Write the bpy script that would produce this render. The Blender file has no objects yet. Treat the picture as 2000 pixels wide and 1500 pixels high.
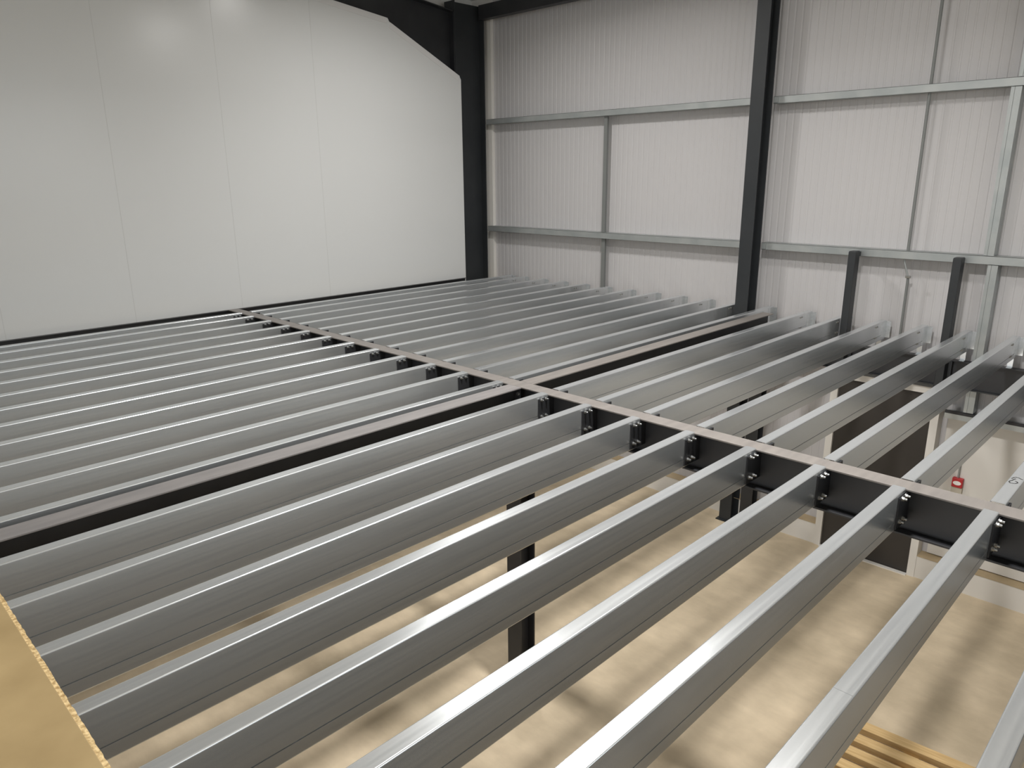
import bpy, math, random
from mathutils import Vector, Matrix, Euler

S = bpy.context.scene
COL = S.collection
random.seed(7)

# ------------------------------------------------------------------ camera
cd = bpy.data.cameras.new('camera')
cam = bpy.data.objects.new('camera', cd)
COL.objects.link(cam)
cam.location = (-3.7828, -3.3954, 1.5205)
cam.rotation_euler = (1.2932, 0.0080, -0.7911)
cd.sensor_width = 36.0
cd.lens = 1440.05 / 2000 * 36
cd.clip_start = 0.02
S.camera = cam

# ------------------------------------------------------------------ light and exposure
S.view_settings.view_transform = 'Standard'
S.view_settings.look = 'None'
S.view_settings.gamma = 1.0
S.view_settings.use_curve_mapping = False
S.view_settings.exposure = 0.14

W = bpy.data.worlds.new('world')
S.world = W
W.use_nodes = True
W.node_tree.nodes['Background'].inputs[0].default_value = (0.85, 0.92, 1.0, 1)
W.node_tree.nodes['Background'].inputs[1].default_value = 0.3


def area(name, loc, size, power, colour, shape='DISK', size_y=None, spread=180, rot=(0, 0, 0)):
    d = bpy.data.lights.new(name, 'AREA')
    d.shape = shape
    d.size = size
    if size_y:
        d.size_y = size_y
    d.energy = power
    d.color = colour
    d.spread = math.radians(spread)
    o = bpy.data.objects.new(name, d)
    o.location = loc
    o.rotation_euler = rot
    COL.objects.link(o)
    return o


WARM = (1.0, 0.975, 0.945)
# round high-bay lamps under the roof; the last is added fill for the floor
LAMPS = [(1.72, -0.01, 3.92, 33, 180), (1.7, 2.5, 4.08, 82, 158), (-0.4, -1.5, 4.2, 205, 150)]
for x, y, z, p, sp in LAMPS:
    area('bay_and_fill_lamp', (x, y, z), 0.42, p, WARM, spread=sp)
# added fill from unseen sides, for the two walls and the floor below
area('high_fill_light', (-1.0, -8.85, 2.4), 8.0, 140, (0.93, 0.97, 1.0), 'RECTANGLE', 2.8, rot=(math.radians(90), 0, 0))
area('high_fill_light', (-9.85, 0.0, 2.8), 2.8, 105, (0.93, 0.97, 1.0), 'RECTANGLE', 8.0, rot=(0, math.radians(-90), 0))
area('low_fill_light', (-9.85, -1.0, -1.5), 2.3, 150, (0.96, 0.98, 1.0), 'RECTANGLE', 5.0, rot=(0, math.radians(-90), 0))

# ------------------------------------------------------------------ materials


def mat(name, base, rough=0.5, metal=0.0, spec=0.5):
    m = bpy.data.materials.new(name)
    m.use_nodes = True
    b = m.node_tree.nodes['Principled BSDF']
    b.inputs['Base Color'].default_value = (*base, 1)
    b.inputs['Roughness'].default_value = rough
    b.inputs['Metallic'].default_value = metal
    b.inputs['Specular IOR Level'].default_value = spec
    return m


def tex(m, c1, c2, scale, stretch=(1, 1, 1), detail=4, lo=0.35, hi=0.65, bump=0.0, rough=None):
    """noise between two colours in object space, optional bump and roughness range"""
    nt = m.node_tree
    b = nt.nodes['Principled BSDF']
    tc = nt.nodes.new('ShaderNodeTexCoord')
    mp = nt.nodes.new('ShaderNodeMapping')
    mp.inputs['Scale'].default_value = stretch
    n = nt.nodes.new('ShaderNodeTexNoise')
    n.inputs['Scale'].default_value = scale
    n.inputs['Detail'].default_value = detail
    r = nt.nodes.new('ShaderNodeValToRGB')
    r.color_ramp.elements[0].position = lo
    r.color_ramp.elements[1].position = hi
    r.color_ramp.elements[0].color = (*c1, 1)
    r.color_ramp.elements[1].color = (*c2, 1)
    nt.links.new(tc.outputs['Object'], mp.inputs['Vector'])
    nt.links.new(mp.outputs['Vector'], n.inputs['Vector'])
    nt.links.new(n.outputs['Fac'], r.inputs['Fac'])
    nt.links.new(r.outputs['Color'], b.inputs['Base Color'])
    if bump:
        bp = nt.nodes.new('ShaderNodeBump')
        bp.inputs['Strength'].default_value = bump
        bp.inputs['Distance'].default_value = 0.01
        nt.links.new(n.outputs['Fac'], bp.inputs['Height'])
        nt.links.new(bp.outputs['Normal'], b.inputs['Normal'])
    if rough:
        mr = nt.nodes.new('ShaderNodeMapRange')
        mr.inputs['To Min'].default_value = rough[0]
        mr.inputs['To Max'].default_value = rough[1]
        nt.links.new(n.outputs['Fac'], mr.inputs['Value'])
        nt.links.new(mr.outputs['Result'], b.inputs['Roughness'])
    return m


GALV = tex(mat('galvanised_steel', (0.6, 0.61, 0.62), 0.3, 0.78), (0.64, 0.67, 0.69), (0.72, 0.745, 0.76), 6,
           (0.25, 9, 9), 5, 0.3, 0.7, rough=(0.21, 0.29))
GALV2 = tex(mat('galvanised_rail', (0.5, 0.52, 0.52), 0.5, 0.6), (0.36, 0.385, 0.385), (0.43, 0.45, 0.445), 5, rough=(0.42, 0.55))
DARK = tex(mat('dark_grey_paint', (0.02, 0.021, 0.024), 0.45), (0.017, 0.018, 0.021), (0.024, 0.025, 0.028), 4)
COLM = tex(mat('slate_grey_paint', (0.03, 0.034, 0.039), 0.5), (0.019, 0.022, 0.025), (0.024, 0.027, 0.030), 3)
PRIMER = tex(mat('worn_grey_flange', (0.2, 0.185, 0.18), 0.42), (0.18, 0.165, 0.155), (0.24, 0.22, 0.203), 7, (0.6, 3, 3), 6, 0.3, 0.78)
PRIMER2 = tex(mat('grey_flange_light_shift', (0.2, 0.19, 0.19), 0.42), (0.19, 0.18, 0.18), (0.25, 0.235, 0.23), 7, (0.6, 3, 3), 6, 0.3, 0.78)  # same flange material as PRIMER, tone shifted for how light falls on it
ZINC = mat('zinc_bolt', (0.42, 0.43, 0.43), 0.38, 1.0)
PANEL = mat('white_cladding_panel', (0.66, 0.67, 0.665), 0.22, 0.0, 0.5)
RIBW = mat('white_ribbed_sheet', (0.52, 0.51, 0.515), 0.45, 0.0, 0.4)
JOINT = mat('panel_joint', (0.52, 0.525, 0.515), 0.5)
BARM = mat('shaded_bar_grey', (0.22, 0.23, 0.225), 0.55, 0.4)  # galvanised bars, shade on their visible side put into the colour
FLOORM = tex(mat('dusty_concrete', (0.4, 0.34, 0.26), 0.75), (0.50, 0.415, 0.295), (0.74, 0.62, 0.455), 1.1, (1, 1.6, 1), 9, 0.33, 0.68, bump=0.08, rough=(0.6, 0.85))


def fine_layer(m, scale, stretch, lo, hi, dark, light):
    """multiply a second, finer noise over the base colour"""
    nt = m.node_tree
    b = nt.nodes['Principled BSDF']
    src = b.inputs['Base Color'].links[0].from_socket
    tc = nt.nodes.new('ShaderNodeTexCoord')
    mp = nt.nodes.new('ShaderNodeMapping')
    mp.inputs['Scale'].default_value = stretch
    mp.inputs['Rotation'].default_value = (0, 0, 0.35)
    n = nt.nodes.new('ShaderNodeTexNoise')
    n.inputs['Scale'].default_value = scale
    n.inputs['Detail'].default_value = 8
    n.inputs['Roughness'].default_value = 0.65
    r = nt.nodes.new('ShaderNodeValToRGB')
    r.color_ramp.elements[0].position = lo
    r.color_ramp.elements[1].position = hi
    r.color_ramp.elements[0].color = (*dark, 1)
    r.color_ramp.elements[1].color = (*light, 1)
    mx = nt.nodes.new('ShaderNodeMix')
    mx.data_type = 'RGBA'
    mx.blend_type = 'MULTIPLY'
    mx.inputs['Factor'].default_value = 1.0
    nt.links.new(tc.outputs['Object'], mp.inputs['Vector'])
    nt.links.new(mp.outputs['Vector'], n.inputs['Vector'])
    nt.links.new(n.outputs['Fac'], r.inputs['Fac'])
    nt.links.new(src, mx.inputs['A'])
    nt.links.new(r.outputs['Color'], mx.inputs['B'])
    nt.links.new(mx.outputs['Result'], b.inputs['Base Color'])


fine_layer(FLOORM, 2.6, (2.6, 1.0, 1.0), 0.3, 0.72, (0.90, 0.885, 0.86), (1.08, 1.08, 1.06))
CEILM = mat('roof_sheet', (0.74, 0.73, 0.70), 0.55)
CHIP = tex(mat('chipboard_top', (0.5, 0.36, 0.17), 0.6), (0.33, 0.235, 0.108), (0.43, 0.315, 0.155), 3.5, (1, 1, 1), 10, 0.35, 0.7)
CHIPE = tex(mat('chipboard_edge', (0.5, 0.36, 0.17), 0.85), (0.38, 0.25, 0.10), (0.78, 0.60, 0.32), 70, (1, 1, 1), 3, 0.35, 0.65, bump=0.6)
WOOD = tex(mat('pallet_pine', (0.62, 0.42, 0.19), 0.7), (0.55, 0.36, 0.155), (0.72, 0.52, 0.26), 3, (14, 1.0, 14), 6, 0.3, 0.7)
LEDGE = tex(mat('dusty_ledge', (0.42, 0.32, 0.2), 0.8), (0.38, 0.29, 0.17), (0.47, 0.37, 0.235), 3)
WHITE = mat('white_trim_paint', (0.72, 0.70, 0.66), 0.45)
DOORM = tex(mat('dark_brown_door', (0.03, 0.026, 0.023), 0.5), (0.028, 0.024, 0.021), (0.036, 0.031, 0.027), 2)
RED = mat('red_plastic', (0.45, 0.02, 0.025), 0.4)
BOXM = mat('beige_plastic', (0.50, 0.46, 0.38), 0.5)
INK = mat('black_ink', (0.05, 0.05, 0.05), 0.8)
FLASH = mat('edge_flashing', (0.66, 0.655, 0.65), 0.3, 0.0, 0.5)
SHADOWGAP = mat('shadow_gap_dark', (0.03, 0.03, 0.032), 0.7)

# ------------------------------------------------------------------ mesh helpers


class MB:
    def __init__(self):
        self.v, self.f, self.mi, self.sm = [], [], [], []

    def add(self, vs, fs, mi=0, smooth=False):
        o = len(self.v)
        self.v += [tuple(p) for p in vs]
        for f in fs:
            self.f.append([o + i for i in f])
            self.mi.append(mi)
            self.sm.append(smooth)
        return self

    def box(self, x0, x1, y0, y1, z0, z1, mi=0, b=0.0):
        x0, x1 = sorted((x0, x1)); y0, y1 = sorted((y0, y1)); z0, z1 = sorted((z0, z1))
        vs = [(x, y, z) for z in (z0, z1) for y in (y0, y1) for x in (x0, x1)]
        return self.add(vs, [(0, 2, 3, 1), (4, 5, 7, 6), (0, 1, 5, 4), (2, 6, 7, 3), (0, 4, 6, 2), (1, 3, 7, 5)], mi)

    def prism(self, pts, axis, a, b, mi=0):
        """closed outline extruded along x, y or z (pts are the other two coords in order)"""
        n = len(pts)

        def P(p, t):
            return {'x': (t, p[0], p[1]), 'y': (p[0], t, p[1]), 'z': (p[0], p[1], t)}[axis]
        vs = [P(p, a) for p in pts] + [P(p, b) for p in pts]
        fs = [(i, (i + 1) % n, n + (i + 1) % n, n + i) for i in range(n)]
        fs += [tuple(range(n - 1, -1, -1)), tuple(range(n, 2 * n))]
        return self.add(vs, fs, mi)

    def strip(self, line, thick, axis, a, b, mi=0):
        """open thin-walled profile: polyline offset by a thickness, extruded"""
        n = len(line)
        off = []
        for i in range(n):
            d = Vector((0, 0))
            if i > 0:
                d += (Vector(line[i]) - Vector(line[i - 1])).normalized()
            if i < n - 1:
                d += (Vector(line[i + 1]) - Vector(line[i])).normalized()
            d.normalize()
            off.append((line[i][0] - d.y * thick, line[i][1] + d.x * thick))

        def P(p, t):
            return {'x': (t, p[0], p[1]), 'y': (p[0], t, p[1]), 'z': (p[0], p[1], t)}[axis]
        vs = [P(p, a) for p in line] + [P(p, b) for p in line] + [P(p, a) for p in off] + [P(p, b) for p in off]
        fs = []
        for i in range(n - 1):
            fs.append((i, i + 1, n + i + 1, n + i))
            fs.append((2 * n + i + 1, 2 * n + i, 3 * n + i, 3 * n + i + 1))
            fs.append((i + 1, i, 2 * n + i, 2 * n + i + 1))
            fs.append((n + i, n + i + 1, 3 * n + i + 1, 3 * n + i))
        fs.append((0, n, 3 * n, 2 * n))
        fs.append((n - 1, 3 * n - 1, 4 * n - 1, 2 * n - 1))
        return self.add(vs, fs, mi)

    def cyl(self, p, q, r, seg=12, mi=0, r2=None):
        p, q = Vector(p), Vector(q)
        d = (q - p).normalized()
        u = d.orthogonal().normalized()
        w = d.cross(u)
        r2 = r if r2 is None else r2
        vs = [p + (u * math.cos(t) + w * math.sin(t)) * r for t in [2 * math.pi * i / seg for i in range(seg)]]
        vs += [q + (u * math.cos(t) + w * math.sin(t)) * r2 for t in [2 * math.pi * i / seg for i in range(seg)]]
        fs = [(i, (i + 1) % seg, seg + (i + 1) % seg, seg + i) for i in range(seg)]
        fs += [tuple(range(seg - 1, -1, -1)), tuple(range(seg, 2 * seg))]
        return self.add(vs, fs, mi)

    def build(self, name, m, parent=None, origin=None):
        """parent: vertices are world coordinates and become local to the parent's place"""
        ms = m if isinstance(m, (list, tuple)) else [m]
        off = Vector((0, 0, 0))
        if parent is not None:
            q = parent
            while q is not None:
                off += q.location
                q = q.parent
        elif origin is not None:
            off = Vector(origin)
        me = bpy.data.meshes.new(name)
        me.from_pydata([tuple(Vector(p) - off) for p in self.v], [], self.f)
        for mm in ms:
            me.materials.append(mm)
        for i, p in enumerate(me.polygons):
            p.material_index = self.mi[i]
            p.use_smooth = self.sm[i]
        import bmesh
        bm = bmesh.new(); bm.from_mesh(me)
        bmesh.ops.recalc_face_normals(bm, faces=bm.faces)
        bm.to_mesh(me); bm.free()
        o = bpy.data.objects.new(name, me)
        COL.objects.link(o)
        if parent is not None:
            o.parent = parent
        elif origin is not None:
            o.location = origin
        return o


def bevel(o, w=0.002, seg=2):
    md = o.modifiers.new('edge', 'BEVEL')
    md.width = w
    md.segments = seg
    md.limit_method = 'ANGLE'
    return o


def empty(name, loc, label, cat, group=None):
    o = bpy.data.objects.new(name, None)
    o.empty_display_size = 0.1
    o.location = loc
    COL.objects.link(o)
    o['label'] = label
    o['category'] = cat
    if group:
        o['group'] = group
    return o


def tag(o, label, cat, group=None):
    o['label'] = label
    o['category'] = cat
    if group:
        o['group'] = group
    return o


def struct(o):
    o['kind'] = 'structure'
    return o


def copy_tree(o, parent=None):
    c = o.copy()
    COL.objects.link(c)
    if parent is not None:
        c.parent = parent
    for ch in list(o.children):
        copy_tree(ch, c)
    return c


FZ = -2.76      # ground floor level; the joist tops are z = 0
WX = 4.56       # inner face of the ribbed wall
YL = 5.146      # face of the smooth left wall

# ------------------------------------------------------------------ room shell
struct(MB().box(-10, 4.9, -9, 5.7, FZ - 0.1, FZ).build('floor', FLOORM))
# ribbed wall: shallow grooves every 83 mm
m = MB()
pts = []
y = 5.68
per = 0.083
while y > -8.9:
    pts += [(WX, y), (WX, y - per + 0.024), (WX + 0.003, y - per + 0.018), (WX + 0.003, y - per + 0.006)]
    y -= per
pts.append((WX, y))
n = len(pts)
m.add([(p[0], p[1], FZ) for p in pts] + [(p[0], p[1], 4.2) for p in pts], [(i, i + 1, n + i + 1, n + i) for i in range(n - 1)])
m.box(WX + 0.02, WX + 0.1, -9, 5.7, FZ, 4.2)
struct(m.build('wall_right', RIBW))
MB().box(4.535, WX - 0.0005, -1.50, -8.85, -2.49, -0.92).build('lining_board', WHITE, bpy.data.objects['wall_right'])
# corner closing piece beside the corner column
struct(MB().box(4.5, WX - 0.002, 5.22, 5.66, FZ, 4.1).build('trim_1', WHITE))

# smooth panel wall, cut along the rafter and the haunch
out = [(-10, FZ), (3.825, FZ), (3.825, 2.829), (3.795, 2.881), (2.599, 3.444), (2.577, 3.484), (1.765, 3.581), (-10, 4.99)]
wl = struct(MB().prism(out, 'y', YL, YL + 0.1).build('wall_left', PANEL))
jm = MB()
for i in range(-5, 3):
    x = -1.02 + 1.223 * i
    if x < 3.3:
        ztop = 3.581 + (1.765 - x) * 0.1198 if x < 1.765 else 3.4
        jm.box(x - 0.0016, x + 0.0016, YL - 0.0006, YL + 0.002, FZ, ztop - 0.02)
jm.build('panel_joint', JOINT, wl)


def slope_trim(p, q, w, name):
    d = (Vector(q) - Vector(p)).normalized()
    nn = Vector((-d.y, d.x)) * -1
    if nn.y > 0:
        nn = -nn
    a, b = Vector(p), Vector(q)
    pts = [tuple(a), tuple(b), tuple(b + nn * w), tuple(a + nn * w)]
    return MB().prism(pts, 'y', YL - 0.004, YL).build(name, FLASH, wl)


slope_trim((2.62, 3.434), (3.80, 2.879), 0.07, 'edge_flashing')
slope_trim((-3.0, 4.149), (2.56, 3.486), 0.07, 'edge_flashing')

struct(MB().box(-10, 4.9, 5.62, 5.7, FZ, 5.6).build('wall_gable', CEILM))
struct(MB().box(-9.9, 4.38, -4.1, -4.0, FZ, -0.02).build('added_dark_screen', mat('dark_screen_grey', (0.10, 0.10, 0.10), 0.9)))  # unseen dark screen, added to darken the reflections in the joist webs
# unseen boarded deck, added to darken the floor reflected in the joists
dk = struct(MB().box(-9.9, 4.3, -8.9, -3.75, 0.001, 0.038).build('floor', CHIP))
MB().box(-9.9, -4.62, -3.75, 5.1, 0.001, 0.038).build('added_deck_strip', CHIP, dk)
struct(MB().box(-10.1, -10, -9, 5.7, FZ, 5.8).build('wall_back', CEILM))
struct(MB().box(-10, 4.66, -9.1, -9, FZ, 5.8).build('wall_front', CEILM))
struct(MB().prism([(4.7, 4.0), (-10.1, 5.55), (-10.1, 5.65), (4.7, 4.1)], 'y', -9.1, 5.8).build('ceiling', CEILM))

# low plinth at the foot of the ribbed wall, dusty top
for i, (ya, yb) in enumerate(((5.14, -0.34), (-1.44, -8.9))):
    p = struct(MB().box(4.4, WX - 0.001, ya, yb, FZ, -2.506).build('trim_%d' % (i + 2), WHITE))
    MB().box(4.395, WX - 0.001, ya, yb, -2.506, -2.5).build('ledge_top', LEDGE, p)

# ------------------------------------------------------------------ door in the ribbed wall
dr = struct(MB().box(4.42, 4.465, -1.375, -0.405, FZ + 0.012, -0.70).build('door_1', DOORM))
fm = MB()
fm.box(4.39, WX - 0.002, -0.41, -0.335, FZ, -0.62)
fm.box(4.39, WX - 0.002, -1.445, -1.37, FZ, -0.62)
fm.box(4.39, WX - 0.002, -1.37, -0.41, -0.69, -0.62)
fm.build('door_frame', WHITE, dr)
MB().box(4.36, 4.41, -1.37, -0.41, FZ, FZ + 0.012).build('threshold', WHITE, dr)

# ------------------------------------------------------------------ I sections


def i_post(name, x0, x1, y0, y1, z0, z1, label, cat, web='x', tf=0.012, mats=None, group=None, plate=True):
    """upright I section; web='x' means the web runs along x (flanges face -x and +x)"""
    t = empty(name, ((x0 + x1) / 2, (y0 + y1) / 2, z0), label, cat, group)
    c = mats or COLM
    if web == 'x':
        bevel(MB().box(x0, x0 + tf, y0, y1, z0, z1).build('front_flange', c, t))
        bevel(MB().box(x1 - tf, x1, y0, y1, z0, z1).build('rear_flange', c, t))
        ym = (y0 + y1) / 2
        MB().box(x0 + tf, x1 - tf, ym - 0.005, ym + 0.005, z0, z1).build('web', c, t)
    if plate:
        MB().box(x0 - 0.03, x1 + 0.03 if x1 < 4.3 else x1, y0 - 0.03, y1 + 0.03, z0, z0 + 0.012).build('base_plate', c, t)
    return t


i_post('steel_column', 3.835, 4.41, 5.262, 5.48, FZ, 3.895, 'tall dark corner column between the smooth left wall and the ribbed wall', 'column', plate=False)
i_post('steel_column', 4.20, 4.41, 0.655, 0.812, FZ, 3.90, 'tall dark grey column standing against the middle of the ribbed wall', 'column')
i_post('mezzanine_post', 3.925, 4.065, 0.26, 0.405, FZ, -0.256, 'short dark post under the wall end of the long beam, beside the tall column', 'post', mats=DARK)
i_post('mezzanine_post', -0.03, 0.14, 0.255, 0.405, FZ, -0.256, 'dark post on the open floor under the crossing of the two beams', 'post', mats=DARK)

# portal rafter with haunch above the left wall
rf = empty('portal_rafter', (3.8, 5.37, 3.3), 'dark sloping roof rafter with a deep haunch above the smooth left wall', 'rafter')
MB().prism([(3.835, 2.80), (3.835, 3.74), (-6, 4.85), (-6, 4.45), (1.7, 3.535), (2.56, 3.43)], 'y', 5.365, 5.375).build('web', DARK, rf)
MB().prism([(3.84, 3.74), (3.84, 3.755), (-6, 4.865), (-6, 4.85)], 'y', 5.27, 5.47).build('top_flange', DARK, rf)
MB().prism([(3.835, 2.78), (3.835, 2.80), (2.56, 3.44), (2.56, 3.42)], 'y', 5.27, 5.47).build('haunch_flange', DARK, rf)
MB().prism([(2.56, 3.42), (2.56, 3.44), (-6, 4.46), (-6, 4.44)], 'y', 5.27, 5.47).build('bottom_flange', DARK, rf)
MB().box(3.815, 3.835, 5.27, 5.47, 2.75, 3.78).build('end_plate', DARK, rf)

# eaves beam along the top of the ribbed wall
ev = empty('eaves_beam', (4.36, -1.0, 3.69), 'dark eaves beam running along the top of the ribbed wall', 'beam')
m = MB()
m.strip([(4.41, 3.69), (4.29, 3.69), (4.29, 3.88), (4.41, 3.88)], -0.006, 'y', 5.25, 0.83)
m.strip([(4.41, 3.69), (4.29, 3.69), (4.29, 3.88), (4.41, 3.88)], -0.006, 'y', 0.63, -8.8)
m.build('channel', DARK, ev)

HZ0, HZ1 = -0.575, -0.295
# short posts bolted to the wall beam
for (yy, lab) in ((-0.50, 'dark square post rising above the joists, nearest the tall wall column'),
                  (-1.475, 'dark square post rising above the joists, nearest the right edge of the photo')):
    t = empty('wall_post', (4.26, yy + 0.04, HZ0), lab, 'post', 'pair of short dark wall posts')
    bevel(MB().box(4.20, 4.32, yy, yy + 0.075, HZ0, 0.715).build('shaft', COLM, t), 0.006, 3)
    MB().box(4.205, 4.315, yy + 0.005, yy + 0.07, 0.715, 0.719).build('cap', COLM, t)
    MB().box(4.32, 4.3295, yy - 0.03, yy + 0.105, HZ0 + 0.01, HZ1 - 0.01).build('fixing_plate', COLM, t)
    MB().box(4.32, 4.40, yy + 0.02, yy + 0.05, 0.66, 0.705).build('wall_tie', COLM, t)

# ------------------------------------------------------------------ galvanised rails on the ribbed wall
RAILS = [(2.245, 5.24, 0.82, 0.075, 'upper galvanised rail on the ribbed wall, left of the tall column'),
         (2.24, 0.64, -8.8, 0.075, 'upper galvanised rail on the ribbed wall, right of the tall column'),
         (0.655, 5.24, 0.82, 0.08, 'lower galvanised rail on the ribbed wall, left of the tall column'),
         (0.655, 0.64, -8.8, 0.08, 'lower galvanised rail on the ribbed wall, above the two short posts')]
for z0, ya, yb, h, lab in RAILS:
    t = empty('wall_rail', (4.48, (ya + yb) / 2, z0), lab, 'rail', 'galvanised rails on the ribbed wall')
    m = MB()
    m.strip([(4.425, z0 + 0.014), (4.425, z0 + 0.002), (WX - 0.003, z0 + 0.002)], 0.0025, 'y', ya, yb)
    m.box(4.40, 4.4028, yb, ya, z0, z0 + h)
    m.strip([(4.40, z0), (4.412, z0)], 0.002, 'y', ya, yb)
    m.box(4.40, WX - 0.003, ya, yb, z0 + h - 0.003, z0 + h)
    m.build('channel', GALV2, t)
    b = MB()
    ye = yb + 0.01 if ya > 3 else ya - 0.06
    b.box(4.385, 4.3995, ye, ye + 0.05, z0 + 0.01, z0 + h - 0.01)
    b.build('end_cleat', GALV2, t)
# rail below the floor level, to the right of the door
t = empty('wall_rail', (4.48, -4.0, -0.91), 'galvanised rail with a dark shadow strip low on the wall, right of the door', 'rail', 'galvanised rails on the ribbed wall')
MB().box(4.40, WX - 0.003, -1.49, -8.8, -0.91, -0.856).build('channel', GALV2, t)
MB().box(4.40, 4.425, -1.49, -8.8, -0.8555, -0.828).build('shadow_strip', SHADOWGAP, t)  # dark strip standing in for the shade along the rail top

# upright ties between the rails
tag(MB().box(4.44, 4.475, 2.945, 3.005, -0.6, 0.652).build('sag_bar', BARM), 'short upright galvanised bar under the lower rail, left of the tall column', 'wall bar', 'upright bars on the ribbed wall')
tag(MB().box(4.44, 4.475, 2.955, 3.01, 0.738, 2.242).build('sag_bar', BARM), 'upright galvanised bar between the two rails, left of the tall column', 'wall bar', 'upright bars on the ribbed wall')
m = MB(); m.cyl((4.45, -0.92, 2.318), (4.45, -0.92, 3.88), 0.015, 10)
tag(m.build('sag_bar', BARM), 'thin upright tube above the upper rail, right of the tall column', 'wall bar', 'upright bars on the ribbed wall')
m = MB(); m.cyl((4.45, -0.92, 0.737), (4.45, -0.92, 2.238), 0.015, 10)
tag(m.build('sag_bar', BARM), 'thin upright tube between the two rails, above the two short posts', 'wall bar', 'upright bars on the ribbed wall')
t = empty('sag_bar', (4.45, -0.95, -0.7), 'thin upright tube with a hooked rod on top, between the two short posts', 'wall bar', 'upright bars on the ribbed wall')
m = MB(); m.cyl((4.45, -0.955, -0.6), (4.45, -0.955, 0.47), 0.013, 10)
m.build('tube', BARM, t)
m = MB(); m.cyl((4.44, -0.905, 0.622), (4.44, -0.955, 0.475), 0.008, 8); m.cyl((4.44, -0.90, 0.652), (4.44, -0.905, 0.622), 0.008, 8)
m.build('hook_rod', GALV2, t)
m = MB(); m.cyl((4.43, -0.935, 0.475), (4.43, -0.985, 0.475), 0.014, 6)
m.build('nut', ZINC, t)

# upright channel stud at the right
t = empty('wall_stud', (4.48, -1.66, -0.8), 'upright galvanised channel stud at the right, between the two rails', 'wall stud')
m = MB()
m.box(4.415, WX - 0.004, -1.685, -1.60, 0.737, 2.238)
m.box(4.409, 4.415, -1.685, -1.685 + 0.05, 0.737, 2.238)
m.box(4.409, 4.415, -1.685 + 0.056, -1.60, 0.737, 2.238)
m.build('channel', GALV2, t)
t = empty('wall_stud', (4.48, -1.70, -0.8), 'upright galvanised channel stud at the right, below the lower rail', 'wall stud')
m = MB()
m.box(4.415, WX - 0.004, -1.735, -1.65, -0.82, 0.652)
m.box(4.409, 4.415, -1.735, -1.735 + 0.05, -0.82, 0.652)
m.box(4.409, 4.415, -1.735 + 0.056, -1.65, -0.82, 0.652)
m.build('channel', GALV2, t)
t = empty('wall_stud', (4.48, -1.66, 2.32), 'upright galvanised channel stud at the right, above the upper rail', 'wall stud')
m = MB()
m.box(4.415, WX - 0.004, -1.73, -1.645, 2.318, 3.9)
m.box(4.409, 4.415, -1.73, -1.73 + 0.05, 2.318, 3.9)
m.box(4.409, 4.415, -1.73 + 0.056, -1.645, 2.318, 3.9)
m.build('channel', GALV2, t)

# ------------------------------------------------------------------ floor beams
BT = -0.006
# cross beam
cb = empty('cross_beam', (0.0615, 0.3, BT - 0.25), 'long dark cross beam with pale top flange, perpendicular to all the joists', 'beam')
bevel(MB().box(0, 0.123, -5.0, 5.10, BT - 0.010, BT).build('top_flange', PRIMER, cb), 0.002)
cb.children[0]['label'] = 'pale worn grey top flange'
MB().box(0.058, 0.065, -5.0, 5.10, BT - 0.238, BT - 0.010).build('web', DARK, cb)
bevel(MB().box(0, 0.123, -5.0, 5.10, BT - 0.25, BT - 0.238).build('bottom_flange', DARK, cb), 0.002)


def long_beam(xa, xb, label, prim):
    t = empty('long_beam', ((xa + xb) / 2, 0.33, BT - 0.25), label, 'beam', 'long dark beams parallel to the joists')
    xi, xj = (xa, xb)
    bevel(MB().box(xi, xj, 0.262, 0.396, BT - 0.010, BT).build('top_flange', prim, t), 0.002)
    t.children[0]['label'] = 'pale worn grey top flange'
    MB().box(xi, xj, 0.325, 0.332, BT - 0.238, BT - 0.010).build('web', DARK, t)
    bevel(MB().box(xi, xj, 0.262, 0.396, BT - 0.25, BT - 0.238).build('bottom_flange', DARK, t), 0.002)
    e = 'near' if xa < 0 else 'far'
    px = xb if xa < 0 else xa
    ep = MB().box(px - 0.003 if xa < 0 else px + 0.0, px + (0.0 if xa < 0 else 0.003), 0.27, 0.388, BT - 0.235, BT - 0.012).build('end_plate', DARK, t)
    sgn = -1 if xa < 0 else 1
    for yy in (0.292, 0.366):
        for zz in (-0.06, -0.19):
            m = MB()
            m.cyl((px + sgn * 0.003, yy, zz), (px + sgn * 0.013, yy, zz), 0.011, 6)
            m.cyl((px + sgn * 0.003, yy, zz), (px + sgn * 0.006, yy, zz), 0.015, 12)
            m.build('bolt', ZINC, ep)
    return t


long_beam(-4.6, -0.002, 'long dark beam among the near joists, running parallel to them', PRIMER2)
long_beam(0.125, 4.065, 'dark beam among the far joists, ending beside the tall wall column', PRIMER)

# lower header beams along the ribbed wall, carrying the far joist ends
HZ0, HZ1 = -0.575, -0.295
for ya, yb, lab in ((5.10, 0.83, 'dark beam along the ribbed wall under the far joists, left of the tall column'),
                    (0.62, -5.0, 'dark beam along the ribbed wall under the far joists, above the brown door')):
    t = empty('wall_beam', (4.375, (ya + yb) / 2, HZ0), lab, 'beam')
    bevel(MB().box(4.33, 4.42, ya, yb, HZ1 - 0.01, HZ1).build('top_flange', DARK, t))
    MB().box(4.371, 4.379, ya, yb, HZ0 + 0.01, HZ1 - 0.01).build('web', DARK, t)
    bevel(MB().box(4.33, 4.42, ya, yb, HZ0, HZ0 + 0.01).build('bottom_flange', COLM, t))

# dark angle closing the floor edge against the left wall
tag(MB().strip([(YL - 0.055, -0.012), (YL - 0.007, -0.012), (YL - 0.007, -0.11)], -0.005, 'x', -4.6, 3.8).build('edge_angle', DARK),
    'thin dark steel edge angle along the foot of the smooth left wall', 'angle')

# ------------------------------------------------------------------ galvanised joists
JD, JF = 0.2, 0.065


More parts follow.
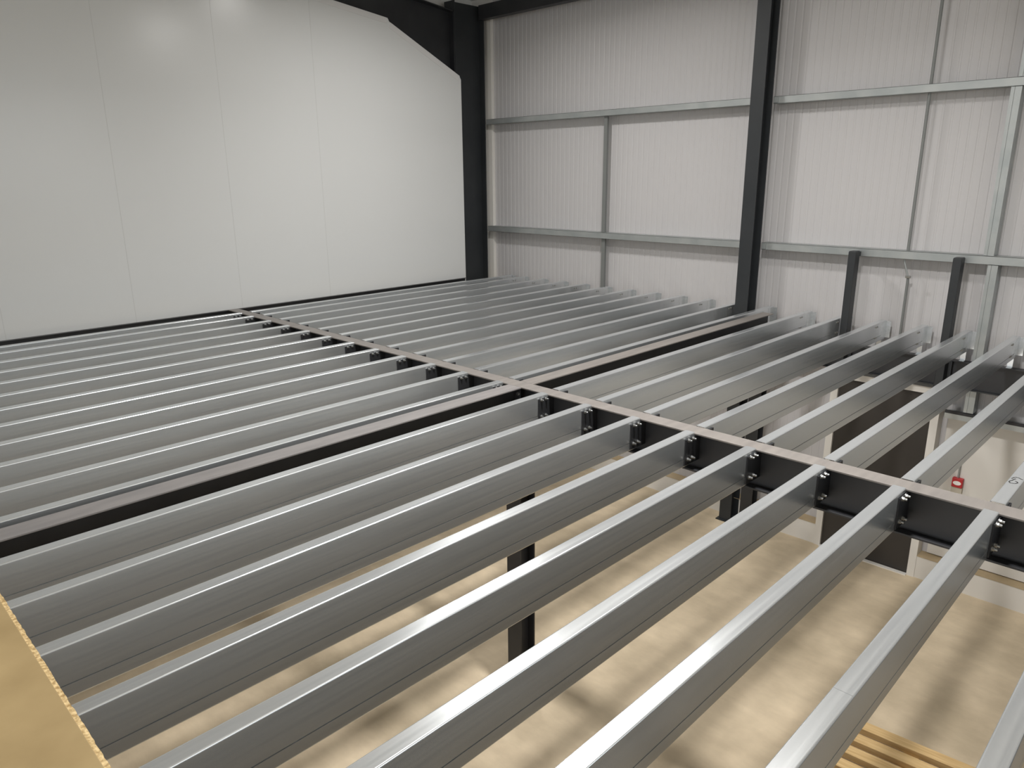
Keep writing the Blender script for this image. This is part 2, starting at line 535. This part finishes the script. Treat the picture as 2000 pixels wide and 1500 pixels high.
def arc(cx, cy, r, a0, a1, n=4):
    return [(cx + r * math.cos(math.radians(a0 + (a1 - a0) * i / n)), cy + r * math.sin(math.radians(a0 + (a1 - a0) * i / n))) for i in range(n + 1)]


def joist_line():
    """(y, z) outline of the C section: web at y = 0 facing -y, flanges towards +y"""
    r = 0.006
    L = [(JF, -0.014)]
    L += arc(JF - r, -r, r, 0, 90)
    L += arc(r, -r, r, 90, 180)
    L += [(0, -0.1442), (0.006, -0.1446), (0.006, -0.148), (0, -0.1484)]
    L += arc(r, -JD + r, r, 180, 270)
    L += arc(JF - r, -JD + r, r, 270, 360)
    L += [(JF, -JD + 0.014)]
    return L


def web_line():
    r = 0.006
    L = [(0, -0.035), (0, -0.1442), (0.006, -0.1446), (0.006, -0.148), (0, -0.1484)]
    L += arc(r, -JD + r, r, 180, 270) + [(JF - 0.01, -JD)]
    return L


def bolt_at(x, z, parent):
    m = MB()
    yb = -0.0085
    m.cyl((x, yb, z), (x, yb - 0.0025, z), 0.0135, 14)
    m.cyl((x, yb - 0.0025, z), (x, yb - 0.012, z), 0.0105, 6)
    m.cyl((x, yb - 0.012, z), (x, yb - 0.024, z), 0.006, 8)
    return m.build('bolt', ZINC, parent)


def joist(side, xa, xb):
    """side 'near' has its bolted end at x = 0, 'far' at x = 0.123"""
    t = empty('floor_joist', (0, 0, 0), '', 'joist')
    m = MB()
    if side == 'near':
        m.strip(joist_line(), 0.002, 'x', xa, 0.002)
        m.strip(web_line(), 0.002, 'x', 0.002, 0.05)
    else:
        m.strip(joist_line(), 0.002, 'x', 0.121, xb)
        m.strip(web_line(), 0.002, 'x', 0.073, 0.121)
    m.build('channel', GALV, t)
    if side == 'near':
        c = MB().box(-0.105, 0.057, -0.0085, -0.0005, -0.188, -0.022).build('cleat_plate', DARK, t)
        for x in (-0.075, -0.028):
            for z in (-0.03, -0.152):
                bolt_at(x, z, c)
    else:
        c = MB().box(0.066, 0.215, -0.0085, -0.0005, -0.188, -0.022).build('cleat_plate', DARK, t)
        for x in (0.155, 0.195):
            for z in (-0.075, -0.155):
                bolt_at(x, z, c)
        b = MB()
        b.strip([(4.35, -0.002), (xb, -0.002), (xb, -0.045)], 0.003, 'z', -0.185, -0.01)
        b.build('end_bracket', GALV, t)
        k = MB()
        k.box(4.345, 4.405, 0.008, 0.055, -0.295, -0.2955)
        k.strip([(4.35, HZ1 + 0.0005), (4.405, HZ1 + 0.0005), (4.405, -0.2)], -0.004, 'y', 0.008, 0.055)
        k.box(4.345, 4.409, 0.008, 0.055, -0.2045, -0.2005)
        k.build('support_stool', GALV, t)
        for x in (4.17, 4.21):
            for z in (-0.035, -0.15):
                m = MB()
                m.cyl((x, -0.0003, z), (x, -0.006, z), 0.009, 6)
                m.build('bolt', ZINC, t)
    return t


ORD = ['first', 'second', 'third', 'fourth', 'fifth', 'sixth', 'seventh', 'eighth', 'ninth', 'tenth', 'eleventh', 'twelfth']
near = joist('near', -4.6, 0)
far = joist('far', 0.123, 4.475)
BL = [4.75] + [0.46 + 0.4 * i for i in range(10, -1, -1)]   # between the left wall and the long beam
AR = [-0.4 * k for k in range(9)]                           # to the right of the long beam


def place(proto, first, y, label, group):
    o = proto if first else copy_tree(proto)
    o.location = (0, y, 0)
    o['label'] = label
    o['category'] = 'joist'
    o['group'] = group
    return o


nearA = []
for i, y in enumerate(BL):
    o = place(near, i == 0, y, 'near galvanised joist, %s from the left wall, ending at the cross beam' % ORD[i], 'near joists left of the long beam')
for k, y in enumerate(AR):
    o = place(near, False, y, 'near galvanised joist, %s to the right of the long dark beam' % ORD[k], 'near joists right of the long beam')
    nearA.append(o)
for i, y in enumerate(BL):
    o = place(far, i == 0, y, 'far galvanised joist, %s from the left wall, reaching the ribbed wall' % ORD[i], 'far joists left of the long beam')
farA = []
for k, y in enumerate(AR):
    lab = 'far galvanised joist, %s to the right of the dark beam, reaching the ribbed wall' % ORD[k]
    if k == 7:
        lab = 'far galvanised joist with a black pen mark on top, eighth right of the dark beam'
    o = place(far, False, y, lab, 'far joists right of the long beam')
    farA.append(o)


# pen mark on the top of one far joist: a hooked stroke and an S shaped curl
def pen(points, w=0.0030):
    m = MB()
    for a, b in zip(points, points[1:]):
        d = (Vector(b) - Vector(a)).normalized()
        nn = Vector((-d.y, d.x)) * w
        a2, b2 = Vector(a) - d * w * 0.6, Vector(b) + d * w * 0.6
        q = [a2 + nn, a2 - nn, b2 - nn, b2 + nn]
        m.add([(p.x, p.y, 0.0005) for p in q] + [(p.x, p.y, -0.0003) for p in q],
              [(0, 1, 2, 3), (7, 6, 5, 4), (0, 4, 5, 1), (1, 5, 6, 2), (2, 6, 7, 3), (3, 7, 4, 0)])
    return m


PY = AR[7]
pm = MB()
PX = 0.0
curves = [
    [(0.496, 0.053), (0.518, 0.048), (0.530, 0.039), (0.528, 0.028), (0.518, 0.017), (0.514, 0.009)],
    [(0.504, 0.038), (0.485, 0.043), (0.468, 0.046), (0.453, 0.053), (0.439, 0.053), (0.426, 0.046),
     (0.428, 0.035), (0.436, 0.023), (0.451, 0.018), (0.462, 0.023), (0.468, 0.031)],
]
for c in curves:
    q = pen([(PX + a, PY + b) for a, b in c])
    pm.add(q.v, q.f)
pm.build('pen_mark', INK, farA[7])['label'] = 'black handwritten pen mark'
# fine joint line across one near joist
MB().box(-1.735, -1.7342, AR[7] + 0.004, AR[7] + 0.061, -0.0003, 0.0004).build('joint_line', BARM, nearA[7])

# ------------------------------------------------------------------ chipboard deck
bd = empty('chipboard_panel', (-4.0, -0.8, 0.0), 'tan chipboard floor panel lying on the joists at the lower left corner', 'board')
bevel(MB().box(-4.6, -3.418, -1.85, 0.85, 0.001, 0.038).build('sheet', CHIP, bd), 0.002)
m = MB()
random.seed(3)
ys = [-1.85 + 2.7 * i / 150 for i in range(151)]
xs = [-3.403 + random.uniform(-0.0015, 0.0015) for _ in ys]
n = len(ys)
vs = [(-3.42, y, 0.031) for y in ys] + [(x, y, 0.028) for x, y in zip(xs, ys)] + [(x, y, 0.012) for x, y in zip(xs, ys)] + [(-3.42, y, 0.010) for y in ys]
fs = []
for r in range(3):
    fs += [(r * n + i, r * n + i + 1, (r + 1) * n + i + 1, (r + 1) * n + i) for i in range(n - 1)]
m.add(vs, fs)
m.build('tongue_edge', CHIPE, bd)['label'] = 'rough sawn tongue edge'

# ------------------------------------------------------------------ pallet on the floor
PZ = FZ
pl = empty('wooden_pallet', (1.537, -1.70, PZ), 'pale pine slatted pallet on the concrete floor at the lower right', 'pallet')
pl.rotation_euler = (0, 0, math.radians(5.6))


def local(m, name, mtl):
    o = m.build(name, mtl)
    o.parent = pl
    return o


for i in range(6):
    x1 = -0.165 * i - random.uniform(0, 0.008)
    bevel(local(MB().box(x1 - 0.098, x1, -1.2, 0.0, 0.092, 0.144), 'deck_board', WOOD), 0.003)
for yb in (-1.2, -0.65, -0.1):
    local(MB().box(-0.93, 0, yb, yb + 0.1, 0.07, 0.092), 'stringer_board', WOOD)
    local(MB().box(-0.93, 0, yb, yb + 0.1, 0.0, 0.022), 'bottom_board', WOOD)
    for xb in (-0.93, -0.52, -0.145):
        local(MB().box(xb, xb + 0.145, yb, yb + 0.1, 0.022, 0.07), 'block', WOOD)

# ------------------------------------------------------------------ fire call point and its conduit
cp = empty('call_point', (4.55, -1.685, -1.60), 'small red call point with a white centre on the wall, right of the door', 'call point')
bevel(MB().box(4.485, 4.5345, -1.735, -1.635, -1.655, -1.555).build('red_housing', RED, cp), 0.006, 3)
m = MB()
seg = 20
ring = [(-1.685 + 0.038 * math.cos(2 * math.pi * i / seg), -1.605 + 0.022 * math.sin(2 * math.pi * i / seg)) for i in range(seg)]
m.prism(ring, 'x', 4.4848, 4.481)
m.build('white_window', mat('white_plastic', (0.85, 0.83, 0.8), 0.4), cp)
MB().box(4.495, 4.5345, -1.735, -1.635, -1.72, -1.656).build('back_box', BOXM, cp)
m = MB(); m.cyl((4.52, -1.68, -1.5545), (4.52, -1.68, -0.915), 0.010, 10)
tag(m.build('conduit', GALV2), 'thin grey conduit dropping down the wall to the red call point', 'conduit')
